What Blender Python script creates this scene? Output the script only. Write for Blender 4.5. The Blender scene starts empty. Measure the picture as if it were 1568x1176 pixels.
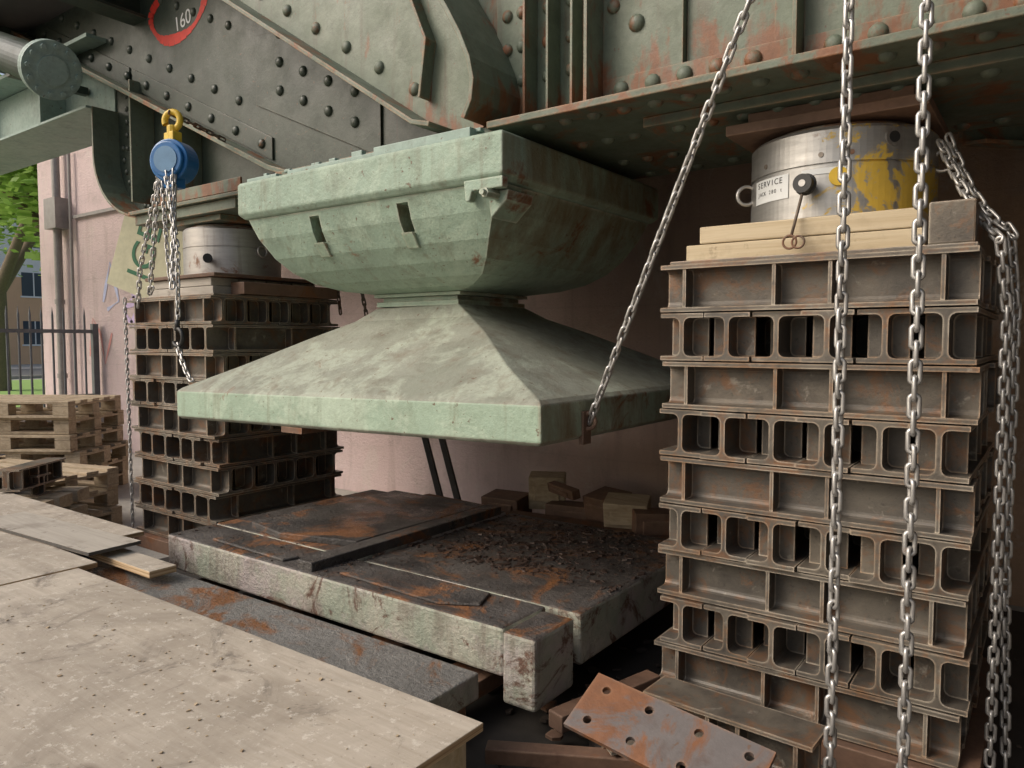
import bpy, bmesh, math, random
from mathutils import Vector, Matrix
random.seed(7)
C=1.40
def Z(z): return z+C
sc=bpy.context.scene
col=sc.collection
# ------------------------------------------------------------------ materials
class NT:
    def __init__(s,name):
        s.m=bpy.data.materials.new(name); s.m.use_nodes=True
        s.t=s.m.node_tree; s.n=s.t.nodes; s.l=s.t.links
        s.b=s.n['Principled BSDF']
        s.tc=s.n.new('ShaderNodeTexCoord')
        s.geo=s.n.new('ShaderNodeNewGeometry')
    def mapc(s,scale=(1,1,1),world=False):
        m=s.n.new('ShaderNodeMapping'); m.inputs['Scale'].default_value=scale
        s.l.new(s.geo.outputs['Position'] if world else s.tc.outputs['Object'],m.inputs['Vector']); return m.outputs[0]
    def noise(s,scale,detail=6,rough=.6,dist=0,vec=None,world=False):
        n=s.n.new('ShaderNodeTexNoise'); n.inputs['Scale'].default_value=scale
        n.inputs['Detail'].default_value=detail; n.inputs['Roughness'].default_value=rough
        n.inputs['Distortion'].default_value=dist
        s.l.new(vec if vec else (s.geo.outputs['Position'] if world else s.tc.outputs['Object']),n.inputs['Vector']); return n.outputs['Fac']
    def ramp(s,x,a,b,c0=(0,0,0,1),c1=(1,1,1,1)):
        r=s.n.new('ShaderNodeValToRGB'); e=r.color_ramp.elements
        e[0].position=a; e[1].position=b; e[0].color=c0; e[1].color=c1
        s.l.new(x,r.inputs[0]); return r.outputs[0]
    def mrange(s,x,a,b,c=0,d=1):
        r=s.n.new('ShaderNodeMapRange'); s.l.new(x,r.inputs[0])
        for i,v in enumerate((a,b,c,d)): r.inputs[i+1].default_value=v
        return r.outputs[0]
    def mix(s,f,a,b,mode='MIX'):
        n=s.n.new('ShaderNodeMix'); n.data_type='RGBA'; n.blend_type=mode
        for v,i in ((f,0),(a,6),(b,7)):
            if isinstance(v,(int,float)): n.inputs[i].default_value=v if i==0 else (v,v,v,1)
            elif isinstance(v,tuple): n.inputs[i].default_value=(*v[:3],1)
            else: s.l.new(v,n.inputs[i])
        return n.outputs[2]
    def math(s,op,a,b=0):
        n=s.n.new('ShaderNodeMath'); n.operation=op; n.use_clamp=(op in('MULTIPLY','ADD','MAXIMUM'))
        for v,i in ((a,0),(b,1)):
            if isinstance(v,(int,float)): n.inputs[i].default_value=v
            else: s.l.new(v,n.inputs[i])
        return n.outputs[0]
    def edge(s,r=.01,lo=.03,hi=.3):
        bv=s.n.new('ShaderNodeBevel'); bv.samples=3; bv.inputs['Radius'].default_value=r
        d=s.n.new('ShaderNodeVectorMath'); d.operation='DOT_PRODUCT'
        s.l.new(bv.outputs[0],d.inputs[0]); s.l.new(s.geo.outputs['Normal'],d.inputs[1])
        x=s.math('SUBTRACT',1.0,d.outputs['Value'])
        return s.ramp(x,lo,hi)
    def sep(s,what,i):
        sx=s.n.new('ShaderNodeSeparateXYZ'); s.l.new(s.geo.outputs[what],sx.inputs[0]); return sx.outputs[i]
    def nz(s,a=.5,b=.8): return s.ramp(s.sep('Normal',2),a,b)
    def rnd(s):
        o=s.n.new('ShaderNodeObjectInfo'); return o.outputs['Random']
    def out(s,colr,rough=.6,metal=0,bump=None,bs=.3,bd=.01,spec=.5):
        if isinstance(colr,tuple): s.b.inputs['Base Color'].default_value=(*colr[:3],1)
        else: s.l.new(colr,s.b.inputs['Base Color'])
        if isinstance(rough,(int,float)): s.b.inputs['Roughness'].default_value=rough
        else: s.l.new(rough,s.b.inputs['Roughness'])
        if isinstance(metal,(int,float)): s.b.inputs['Metallic'].default_value=metal
        else: s.l.new(metal,s.b.inputs['Metallic'])
        s.b.inputs['Specular IOR Level'].default_value=spec
        if bump:
            b=s.n.new('ShaderNodeBump'); b.inputs['Strength'].default_value=bs; b.inputs['Distance'].default_value=bd
            s.l.new(bump,b.inputs['Height']); s.l.new(b.outputs[0],s.b.inputs['Normal'])
        return s.m
RUST=(.20,.085,.038)
def painted(name,c1,c2,rust=.55,edge=None,er=.012,rough=.5,streak=.6,speck=True,bs=.35,rustz=None,rust_shade_x=0,grime=.5,light=None):
    t=NT(name)
    a=t.noise(1.7,8,.65,.4); base=t.mix(t.ramp(a,.35,.65),c1,c2)
    if light:
        base=t.mix(t.math('MULTIPLY',t.ramp(t.noise(2.4,9,.7,.7),.50,.58),.8),base,light)
    f=t.noise(24,6,.7); base=t.mix(t.ramp(f,.3,.75),base,t.mix(.5,base,(c1[0]*.6,c1[1]*.58,c1[2]*.55)))
    gr=t.noise(5,10,.75,.5); base=t.mix(t.math('MULTIPLY',t.ramp(gr,.50,.70),grime),base,(c1[0]*.42,c1[1]*.36,c1[2]*.32))
    st=t.noise(1,6,.6,.2,vec=t.mapc((14,14,1.1)))
    base=t.mix(t.math('MULTIPLY',t.ramp(st,streak,streak+.2),.6),base,(c1[0]*.35+.04,c1[1]*.26+.015,c1[2]*.2+.01))
    rn=t.noise(3.1,12,.72,.8)
    if rustz:   # more corrosion close to a horizontal seam
        zz=t.sep('Position',2); m=t.mrange(t.math('ABSOLUTE',t.math('SUBTRACT',zz,rustz[0])),0,rustz[1],rustz[2],0)
        st2=t.noise(1,7,.65,.3,vec=t.mapc((9,9,1.6)))
        rn=t.math('ADD',t.mix(.5,rn,st2),m)
        rust2=rust-.03
    else: rust2=rust
    if rust_shade_x:  # browns +X faces: rust streaks plus side shade painted into the colour
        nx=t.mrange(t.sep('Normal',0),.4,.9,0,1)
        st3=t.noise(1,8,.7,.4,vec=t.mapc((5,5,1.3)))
        base=t.mix(t.math('MULTIPLY',t.math('MULTIPLY',nx,t.ramp(st3,.38,.62)),rust_shade_x),base,(.17,.12,.06))
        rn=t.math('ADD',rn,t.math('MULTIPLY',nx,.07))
    rm=t.ramp(rn,rust2,rust2+.07)
    rc=t.mix(t.noise(16,6,.7),(RUST[0]*1.5,RUST[1]*1.4,RUST[2]*1.2),(.07,.035,.02))
    base=t.mix(rm,base,rc)
    if speck:
        sp=t.noise(45,3,.5); base=t.mix(t.math('MULTIPLY',t.ramp(sp,.68,.72),.8),base,(.13,.07,.04))
    if edge:
        e=t.edge(er); e=t.math('MULTIPLY',e,t.ramp(t.noise(9,6,.7),.38,.6))
        base=t.mix(e,base,edge)
    bn=t.mix(.5,t.noise(60,5,.7),t.noise(7,6,.6))
    return t.out(base,t.ramp(t.noise(6,4),.2,.9,(rough-.1,)*3+(1,),(rough+.25,)*3+(1,)),0,bn,bs,.008)
GREEN=painted('paint_green',(.13,.165,.115),(.18,.205,.145),.59,(.36,.20,.11),.012,.45,.55,True,.35,(Z(.90),.30,.14))
GREEN_F=painted('paint_green_flange',(.11,.14,.10),(.16,.19,.14),.53,(.50,.26,.13),.018,.5,.57,True,.5)
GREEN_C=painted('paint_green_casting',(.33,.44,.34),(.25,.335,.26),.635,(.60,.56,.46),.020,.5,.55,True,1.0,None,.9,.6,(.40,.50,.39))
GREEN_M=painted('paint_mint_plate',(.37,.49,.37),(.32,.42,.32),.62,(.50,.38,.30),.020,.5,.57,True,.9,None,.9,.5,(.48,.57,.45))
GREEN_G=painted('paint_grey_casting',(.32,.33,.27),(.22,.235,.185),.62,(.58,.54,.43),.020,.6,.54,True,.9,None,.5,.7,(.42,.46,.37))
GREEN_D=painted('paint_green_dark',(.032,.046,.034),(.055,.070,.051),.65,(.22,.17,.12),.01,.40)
GREEN_T=painted('paint_teal',(.27,.37,.32),(.33,.42,.37),.66,None,.01,.5)
RUSTY=painted('rust_steel',(.13,.08,.055),(.22,.12,.075),.55,(.38,.25,.17),.01,.65)
DSTEEL=painted('dark_steel',(.05,.05,.048),(.085,.08,.075),.62,(.25,.2,.15),.01,.5)
def beam_mat():
    t=NT('weathered_beam_steel')
    a=t.noise(5,8,.7,.3,world=True)
    base=t.mix(t.ramp(a,.35,.68),(.070,.060,.050),(.20,.17,.13))
    base=t.mix(t.math('MULTIPLY',t.rnd(),.6),base,(.10,.094,.085))
    r=t.noise(7,10,.75,.6,world=True); base=t.mix(t.math('MULTIPLY',t.ramp(r,.50,.61),.8),base,t.mix(t.noise(20,5,world=True),(.28,.13,.055),(.11,.06,.035)))
    sp=t.noise(50,4,.6,world=True); base=t.mix(t.math('MULTIPLY',t.ramp(sp,.60,.7),.5),base,(.035,.03,.025))
    li=t.noise(11,8,.75,.5,world=True); base=t.mix(t.math('MULTIPLY',t.ramp(li,.60,.68),.5),base,(.42,.38,.32))
    e=t.edge(.010); en=t.noise(13,5,world=True); e=t.math('MULTIPLY',e,t.ramp(en,.26,.48))
    base=t.mix(t.math('MULTIPLY',e,.94),base,t.mix(t.ramp(t.noise(4,6,world=True),.42,.62),(.72,.63,.50),(.48,.29,.16)))
    return t.out(base,t.ramp(a,.3,.7,(.34,)*3+(1,),(.62,)*3+(1,)),.2,t.noise(70,5,.7,world=True),.4,.004)
BEAM=beam_mat()
def steel(name,c,rough=.35,metal=.8,rust=.66,yellow=None):
    t=NT(name)
    a=t.noise(2,6,.7,vec=t.mapc((3,3,22)))
    base=t.mix(a,c,tuple(x*.5 for x in c))
    r=t.noise(6,9,.7,.5); m=t.ramp(r,rust,rust+.08)
    base=t.mix(m,base,(.20,.10,.055))
    base=t.mix(t.math('MULTIPLY',t.ramp(t.noise(1,6,.6,.2,vec=t.mapc((16,16,1.5))),.55,.7),.5),base,(.16,.13,.10))
    mt=t.math('SUBTRACT',metal,t.math('MULTIPLY',m,metal))
    if yellow:
        x=t.sep('Position',0); z=t.sep('Position',2)
        k=t.mrange(x,-.95,-.42,-.20,.04); lowb=t.mrange(z,Z(.56),Z(.64),.02,-.045)
        yn=t.math('ADD',t.math('ADD',t.noise(6,10,.75,.8),k),lowb)
        ym=t.ramp(yn,.50,.54); base=t.mix(ym,base,t.mix(t.noise(20,5),(.68,.46,.06),(.46,.31,.06)))
        mt=t.math('MULTIPLY',mt,t.math('SUBTRACT',1.0,ym))
    return t.out(base,t.math('ADD',t.math('MULTIPLY',a,.3),rough-.1),mt,t.noise(50,4),.2,.002)
JACK=steel('jack_steel',(.55,.53,.51),.40,.75,.58)
JACKY=steel('jack_steel_yellow_worn',(.56,.55,.53),.40,.75,.62,True)
JACKD=steel('jack_steel_dark',(.30,.26,.22),.45,.6,.5)
CHAINM=steel('chain_zinc',(.70,.68,.65),.38,.75,.62)
CHAINR=steel('chain_rusty',(.22,.17,.13),.55,.5,.5)
def simple(name,c,rough=.5,metal=0,var=.35,sc_=12):
    t=NT(name); a=t.noise(sc_,6,.65)
    return t.out(t.mix(a,tuple(x*(1-var) for x in c),tuple(min(1,x*(1+var)) for x in c)),rough,metal,t.noise(50,4),.15,.003)
BLUE=simple('hoist_blue',(.02,.14,.36),.35)
YEL=simple('yellow_paint',(.66,.44,.04),.45)
BLACK=simple('black_rubber',(.02,.02,.02),.5)
WHITE=simple('label_white',(.68,.70,.70),.5,0,.12)
REDM=simple('red_spray',(.60,.035,.02),.6)
CHALK=simple('chalk_white',(.7,.7,.7),.9)
GTEXT=simple('green_lettering',(.01,.12,.05),.6)
def wood(name,c1,c2,along='X'):
    t=NT(name)
    s_={'X':(1.5,30,30),'Y':(30,1.5,30)}[along]
    g=t.noise(1,6,.6,1.2,vec=t.mapc(s_))
    base=t.mix(t.ramp(g,.3,.7),c1,c2)
    d=t.noise(4,8,.7); base=t.mix(t.math('MULTIPLY',t.ramp(d,.5,.75),.6),base,(c1[0]*.4,c1[1]*.36,c1[2]*.33))
    d=t.noise(9,8,.7); base=t.mix(t.math('MULTIPLY',t.ramp(d,.60,.68),.6),base,(c1[0]*.25,c1[1]*.2,c1[2]*.18))
    return t.out(base,.7,0,g,.4,.004)
PINE=wood('pine_plank',(.46,.36,.22),(.60,.50,.34))
PINEO=wood('pallet_wood',(.33,.25,.16),(.52,.42,.29))
PINEG=wood('grey_board',(.36,.32,.27),(.47,.43,.37))
def ply():
    t=NT('plywood_weathered')
    g=t.noise(1,7,.65,1.5,vec=t.mapc((2.2,26,10)))
    base=t.mix(t.ramp(g,.3,.75),(.41,.35,.28),(.54,.48,.40))
    d=t.noise(1.6,10,.72,.8); base=t.mix(t.math('MULTIPLY',t.ramp(d,.44,.66),.7),base,(.25,.21,.165))
    d2=t.noise(2.6,10,.78,.8); base=t.mix(t.math('MULTIPLY',t.ramp(d2,.56,.69),.85),base,(.09,.073,.06))
    w=t.noise(22,6,.85); base=t.mix(t.math('MULTIPLY',t.ramp(w,.56,.62),.65),base,(.66,.61,.53))
    k=t.noise(60,4,.7); base=t.mix(t.math('MULTIPLY',t.ramp(k,.63,.69),.6),base,(.16,.125,.10))
    v=t.n.new('ShaderNodeTexVoronoi'); v.inputs['Scale'].default_value=3.1; t.l.new(t.mapc((.6,1,1)),v.inputs['Vector'])
    base=t.mix(t.math('MULTIPLY',t.ramp(v.outputs['Distance'],.03,.10,(1,1,1,1),(0,0,0,1)),.8),base,(.12,.08,.055))
    return t.out(base,.8,0,t.mix(.5,g,w),.5,.004)
PLY=ply()
def plyedge():
    t=NT('plywood_edge'); g=t.noise(1,3,.5,0,vec=t.mapc((2,2,160)))
    return t.out(t.mix(t.ramp(g,.4,.6),(.34,.21,.10),(.62,.46,.28)),.8)
PLYE=plyedge()
def plaster():
    t=NT('wall_plaster')
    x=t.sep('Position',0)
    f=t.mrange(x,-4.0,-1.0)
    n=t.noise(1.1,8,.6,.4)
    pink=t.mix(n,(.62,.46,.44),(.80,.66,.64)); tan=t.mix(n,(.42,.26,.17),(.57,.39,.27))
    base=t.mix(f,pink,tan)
    g=t.noise(3,8,.7,.5); base=t.mix(t.math('MULTIPLY',t.ramp(g,.53,.70),.4),base,(.38,.31,.27))
    g2=t.noise(2.0,9,.75,.8); base=t.mix(t.math('MULTIPLY',t.ramp(g2,.54,.60),.35),base,(.68,.60,.54))
    st=t.noise(1,6,.6,.2,vec=t.mapc((6,6,.6))); base=t.mix(t.math('MULTIPLY',t.ramp(st,.55,.75),.35),base,(.24,.16,.12))
    z=t.sep('Position',2)
    br=t.n.new('ShaderNodeTexBrick'); br.inputs['Scale'].default_value=1; br.inputs['Brick Width'].default_value=1.6; br.inputs['Row Height'].default_value=.55
    br.inputs['Mortar Size'].default_value=.008; br.inputs['Color1'].default_value=(1,1,1,1); br.inputs['Color2'].default_value=(.93,.93,.93,1); br.inputs['Mortar'].default_value=(.75,.75,.75,1)
    cb=t.n.new('ShaderNodeCombineXYZ'); t.l.new(x,cb.inputs[0]); t.l.new(z,cb.inputs[1]); t.l.new(cb.outputs[0],br.inputs['Vector'])
    base=t.mix(.2,base,br.outputs[0],'MULTIPLY')
    return t.out(base,.9,0,t.mix(.2,t.noise(30,6,.8),br.outputs[0]),1,.03)
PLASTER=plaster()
def slabm(name,topa=(.034,.030,.028),topb=(.12,.108,.098)):
    t=NT(name)
    side=t.mix(t.ramp(t.noise(3,9,.7,.5),.4,.6),(.50,.47,.39),(.33,.36,.28))
    side=t.mix(t.math('MULTIPLY',t.ramp(t.noise(2.2,8,.7),.5,.60),.7),side,(.48,.39,.39))
    side=t.mix(t.math('MULTIPLY',t.ramp(t.noise(1,8,.7,.3,vec=t.mapc((7,7,2))),.5,.62),.7),side,(.22,.19,.15))
    side=t.mix(t.ramp(t.noise(4,12,.75,1),.54,.60),side,(.14,.075,.05))
    top=t.mix(t.ramp(t.noise(2.2,10,.72,.7),.35,.65),topa,topb)
    rz=t.ramp(t.noise(2.0,12,.75,1.2),.52,.60); top=t.mix(rz,top,t.mix(t.noise(12,6,.7),(.32,.14,.05),(.12,.055,.03)))
    top=t.mix(t.math('MULTIPLY',t.ramp(t.noise(22,6,.8),.60,.68),.5),top,(.24,.21,.18))
    c=t.mix(t.nz(),side,top)
    e=t.math('MULTIPLY',t.edge(.018),t.ramp(t.noise(11,6,.7),.45,.62)); c=t.mix(t.math('MULTIPLY',e,.6),c,(.20,.13,.09))
    ro=t.ramp(t.noise(3,7,.7),.42,.58,(.25,)*3+(1,),(.65,)*3+(1,))
    return t.out(c,ro,0,t.mix(.5,t.noise(9,8,.75),t.noise(50,5,.7)),1,.018)
SLAB=slabm('base_slab_surface')
def slabtop():
    t=NT('slab_top_crust')
    top=t.mix(t.ramp(t.noise(2.2,10,.72,.7),.35,.65),(.034,.030,.028),(.11,.10,.09))
    top=t.mix(t.ramp(t.noise(2.4,12,.75,1.2),.51,.59),top,t.mix(t.noise(12,6,.7),(.32,.14,.05),(.12,.055,.03)))
    return t.out(top,t.ramp(t.noise(3,7,.7),.42,.58,(.25,)*3+(1,),(.65,)*3+(1,)),0,t.mix(.5,t.noise(9,8,.75),t.noise(50,5,.7)),1,.02)
CRUST=slabtop()
STRIP=slabm('front_strip_surface',(.14,.135,.125),(.23,.22,.205))
def groundm():
    t=NT('ground_paving')
    a=t.noise(.8,9,.7,.3); c=t.mix(t.ramp(a,.3,.7),(.32,.30,.27),(.44,.42,.38))
    c=t.mix(t.math('MULTIPLY',t.ramp(t.noise(14,7,.8),.5,.7),.4),c,(.22,.20,.18))
    return t.out(c,.9,0,t.noise(25,8,.8),.8,.02)
GROUND=groundm()
DIRT=simple('dark_dirt',(.035,.03,.025),.7,0,.7,9)
RUBBLE=simple('dark_rubble',(.06,.046,.036),.8,0,.6,9)
FLAKE=simple('rust_flake',(.07,.045,.035),.5,.2,.7,30)
GRASS=simple('lawn_grass',(.24,.38,.10),.8,0,.5,4)
ASPH=simple('asphalt',(.10,.10,.10),.9,0,.25,3)
CONC=simple('concrete_deck',(.34,.32,.29),.9,0,.3,3)
CONCD=simple('dark_concrete',(.11,.10,.09),.9,0,.4,2)  # plain dark tone for the deck slab and right-hand wall
FENCEM=simple('fence_steel',(.14,.15,.16),.5,.3)
PIPEM=simple('downpipe_grey',(.30,.28,.26),.5,.2)
BARK=simple('bark',(.16,.12,.08),.9,0,.5,20)
def leafm():
    t=NT('foliage'); r=t.noise(3,3,.5)
    c=t.mix(r,(.16,.30,.05),(.40,.56,.14)); m=t.out(c,.5)
    tr=t.n.new('ShaderNodeBsdfTranslucent'); t.l.new(c,tr.inputs[0]); ms=t.n.new('ShaderNodeMixShader'); ms.inputs[0].default_value=.45
    o=t.n['Material Output']; t.l.new(t.b.outputs[0],ms.inputs[1]); t.l.new(tr.outputs[0],ms.inputs[2]); t.l.new(ms.outputs[0],o.inputs[0]); return m
LEAF=leafm()
RENDERW=simple('render_white',(.80,.78,.74),.8,0,.05,2)
RENDERO=simple('render_orange',(.72,.44,.25),.8,0,.08,2)
GLASS=simple('window_glass',(.05,.07,.09),.1,0,.2,1)
ROOFT=simple('roof_tile',(.25,.12,.08),.8)

# ------------------------------------------------------------------ geometry helpers
def root(name,loc=(0,0,0)):
    e=bpy.data.objects.new(name,None); e.location=loc; e.empty_display_size=.2; col.objects.link(e); return e
def link(name,me,mats,parent=None):
    if not isinstance(mats,(list,tuple)): mats=[mats]
    for m in mats: me.materials.append(m)
    o=bpy.data.objects.new(name,me); col.objects.link(o)
    if parent:
        o.parent=parent; o.matrix_parent_inverse=Matrix.Translation(-Vector(parent.location))
    return o
def fin(name,bm,mats,parent=None,bevel=0,smooth=False,recalc=True):
    if recalc: bmesh.ops.recalc_face_normals(bm,faces=bm.faces)
    me=bpy.data.meshes.new(name); bm.to_mesh(me); bm.free()
    if smooth:
        for p in me.polygons: p.use_smooth=True
    o=link(name,me,mats,parent)
    if bevel:
        b=o.modifiers.new('bevel','BEVEL'); b.width=bevel; b.segments=2; b.limit_method='ANGLE'; b.angle_limit=math.radians(35)
    return o
def box(bm,x0,x1,y0,y1,z0,z1,M=None,mi=0):
    vs=[Vector((x,y,z)) for z in(z0,z1) for x,y in((x0,y0),(x1,y0),(x1,y1),(x0,y1))]
    if M: vs=[M@v for v in vs]
    v=[bm.verts.new(p) for p in vs]
    for f in((3,2,1,0),(4,5,6,7),(0,1,5,4),(1,2,6,5),(2,3,7,6),(3,0,4,7)):
        fc=bm.faces.new([v[i] for i in f]); fc.material_index=mi
def prism(bm,pts,axis,a0,a1,M=None):
    def mk(p,a):
        v={'Y':(p[0],a,p[1]),'X':(a,p[0],p[1]),'Z':(p[0],p[1],a)}[axis]; v=Vector(v); return bm.verts.new(M@v if M else v)
    A=[mk(p,a0) for p in pts]; B=[mk(p,a1) for p in pts]; n=len(pts)
    bm.faces.new(A); bm.faces.new(B[::-1])
    for i in range(n): bm.faces.new((A[i],A[(i+1)%n],B[(i+1)%n],B[i]))
def strip(bm,path,axis_y0,y1,th):
    P=[Vector((p[0],0,p[1])) for p in path]; up=[];dn=[]
    for i,p in enumerate(P):
        d=(P[min(i+1,len(P)-1)]-P[max(i-1,0)]).normalized(); n=Vector((-d.z,0,d.x))
        up.append(p+n*th/2); dn.append(p-n*th/2)
    for i in range(len(P)-1):
        q=[up[i],up[i+1],dn[i+1],dn[i]]
        A=[bm.verts.new((v.x,axis_y0,v.z)) for v in q]; B=[bm.verts.new((v.x,y1,v.z)) for v in q]
        bm.faces.new(A);bm.faces.new(B[::-1])
        bm.faces.new((A[0],A[1],B[1],B[0])); bm.faces.new((A[2],A[3],B[3],B[2]))
        if i==0: bm.faces.new((A[3],A[0],B[0],B[3]))
        if i==len(P)-2: bm.faces.new((A[1],A[2],B[2],B[1]))
def cyl(bm,p0,p1,r0,r1=None,seg=24,cap=True):
    p0=Vector(p0);p1=Vector(p1); r1=r0 if r1 is None else r1
    q=(p1-p0).to_track_quat('Z','Y'); A=[];B=[]
    for i in range(seg):
        a=2*math.pi*i/seg; d=Vector((math.cos(a),math.sin(a),0))
        A.append(bm.verts.new(p0+q@(d*r0))); B.append(bm.verts.new(p1+q@(d*r1)))
    for i in range(seg): bm.faces.new((A[i],A[(i+1)%seg],B[(i+1)%seg],B[i]))
    if cap: bm.faces.new(A[::-1]); bm.faces.new(B)
def lathe(bm,cx,cy,prof,seg=64):
    rings=[]
    for r,z in prof:
        rings.append([bm.verts.new((cx+r*math.cos(2*math.pi*i/seg),cy+r*math.sin(2*math.pi*i/seg),z)) for i in range(seg)])
    for a,b in zip(rings,rings[1:]):
        for i in range(seg): bm.faces.new((a[i],a[(i+1)%seg],b[(i+1)%seg],b[i]))
    bm.faces.new(rings[0][::-1]); bm.faces.new(rings[-1])
def torus(bm,c,R,r,q,sg=20,ss=8,arc=2*math.pi,st=0):
    rs=[]; n=sg if arc>=6.28 else sg+1
    for i in range(n):
        a=st+arc*i/sg; ctr=Vector((math.cos(a)*R,math.sin(a)*R,0)); rr=[]
        for j in range(ss):
            b=2*math.pi*j/ss; v=ctr+Vector((math.cos(a)*math.cos(b)*r,math.sin(a)*math.cos(b)*r,math.sin(b)*r)); rr.append(bm.verts.new(Vector(c)+q@v))
        rs.append(rr)
    for i in range(sg):
        A=rs[i];B=rs[(i+1)%len(rs)]
        for j in range(ss): bm.faces.new((A[j],A[(j+1)%ss],B[(j+1)%ss],B[j]))
def rivet(bm,p,n,r=.024):
    r*=1.15
    p=Vector(p); q=Vector(n).to_track_quat('Z','Y'); seg=12; prev=None
    for k in range(4):
        t=k/4*math.pi/2; rr=r*math.cos(t)**.8; h=r*.68*math.sin(t)
        ring=[bm.verts.new(p+q@Vector((rr*math.cos(2*math.pi*i/seg),rr*math.sin(2*math.pi*i/seg),h-.001))) for i in range(seg)]
        if prev:
            for i in range(seg): bm.faces.new((prev[i],prev[(i+1)%seg],ring[(i+1)%seg],ring[i]))
        prev=ring
    top=bm.verts.new(p+q@Vector((0,0,r*.68)))
    for i in range(seg): bm.faces.new((prev[i],prev[(i+1)%seg],top))
def smoothpath(pts,step=.01):
    out=[Vector(pts[0])]
    for a,b in zip(pts,pts[1:]):
        a=Vector(a);b=Vector(b);n=max(1,int((b-a).length/step))
        for i in range(1,n+1): out.append(a.lerp(b,i/n))
    return out
def cat(a,b,sag,n=24):
    a=Vector(a);b=Vector(b); return [a.lerp(b,i/n)-Vector((0,0,sag*4*(i/n)*(1-i/n))) for i in range(n+1)]
def chain(name,pts,mat,parent=None,pitch=.042,wr=.006,hw=.0112):
    bm=bmesh.new(); P=smoothpath(pts,.004); acc=0; pos=[]; nxt=0
    for i in range(1,len(P)):
        acc+=(P[i]-P[i-1]).length
        if acc>=nxt: pos.append((P[i],(P[min(i+3,len(P)-1)]-P[max(i-3,0)]).normalized())); nxt+=pitch
    hl=(pitch+2*wr)/2-hw+.0015; tw=random.random()*3
    for k,(p,d) in enumerate(pos):
        tw+=random.uniform(-.12,.14)
        q=d.to_track_quat('X','Z')@Matrix.Rotation(math.pi/2*(k%2)+random.uniform(-.2,.2)+tw,3,'X').to_quaternion()
        N=14;S=6;rs=[]
        for i in range(N):
            a=2*math.pi*i/N; cx=math.cos(a)*hw+(hl if math.cos(a)>1e-6 else -hl if math.cos(a)<-1e-6 else 0); cy=math.sin(a)*hw
            nrm=Vector((math.cos(a),math.sin(a),0)); rr=[]
            for j in range(S):
                b=2*math.pi*j/S; rr.append(bm.verts.new(p+q@(Vector((cx,cy,0))+nrm*math.cos(b)*wr+Vector((0,0,math.sin(b)*wr)))))
            rs.append(rr)
        for i in range(N):
            A=rs[i];B=rs[(i+1)%N]
            for j in range(S): bm.faces.new((A[j],A[(j+1)%S],B[(j+1)%S],B[j]))
    return fin(name,bm,mat,parent,smooth=True)
def text(name,body,size,loc,rot,mat,parent,ext=.001):
    c=bpy.data.curves.new(name,'FONT'); c.body=body; c.size=size; c.extrude=ext; c.align_x='CENTER'; c.align_y='CENTER'
    c.materials.append(mat); o=bpy.data.objects.new(name,c); o.location=loc; o.rotation_euler=rot; col.objects.link(o)
    o.parent=parent; o.matrix_parent_inverse=Matrix.Translation(-Vector(parent.location)); return o
def boolean(o,bm):
    bmesh.ops.recalc_face_normals(bm,faces=bm.faces)
    me=bpy.data.meshes.new('cut'); bm.to_mesh(me); bm.free(); c=bpy.data.objects.new('cut',me); col.objects.link(c)
    m=o.modifiers.new('bool','BOOLEAN'); m.object=c; m.operation='DIFFERENCE'; m.solver='EXACT'
    bpy.context.view_layer.update()
    dg=bpy.context.evaluated_depsgraph_get(); nm=bpy.data.meshes.new_from_object(o.evaluated_get(dg))
    o.modifiers.clear(); o.data=nm; bpy.data.objects.remove(c)

# ------------------------------------------------------------------ ground & surroundings
def sheet(name,x0,x1,y0,y1,z,mat):
    bm=bmesh.new(); v=[bm.verts.new(p) for p in((x0,y0,z),(x1,y0,z),(x1,y1,z),(x0,y1,z))]; bm.faces.new(v); return fin(name,bm,mat,recalc=False)
sheet('ground',-300,300,-300,300,0,GROUND)
sheet('lawn',-30,-13.2,-10,40,.004,GRASS)
sheet('road',-42,-31,-60,80,.004,ASPH)
bm=bmesh.new(); box(bm,-31,-30.8,-60,80,0,.12); fin('road_kerb',bm,CONC)
sheet('dark_ground_patch',-4.6,1.2,1.3,4.6,.004,DIRT)  # darker ground below the slab and right-hand stack
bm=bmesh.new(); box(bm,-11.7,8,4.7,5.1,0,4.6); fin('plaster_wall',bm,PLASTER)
bm=bmesh.new(); box(bm,1.9,2.5,-2.6,4.69,0,4.09); fin('added_shade_wall',bm,CONCD)  # unseen wall, added to cut the light from the right
dk=root('bridge_deck',(-2,3.5,4.2))
bm=bmesh.new(); box(bm,-7.6,9,2.3,4.69,4.1,4.4); box(bm,.75,9,-2.6,2.297,4.1,4.4); fin('deck_slab',bm,CONCD,dk)  # second box: unseen deck extension, added to block sky light on the right
bm=bmesh.new()
for i in range(9):
    x=-7.4+i*1.9; box(bm,x-.01,x+.01,2.35,4.65,3.75,4.098); box(bm,x-.1,x+.1,2.35,4.65,3.73,3.75)
fin('cross_beams',bm,GREEN_D,dk)

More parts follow.
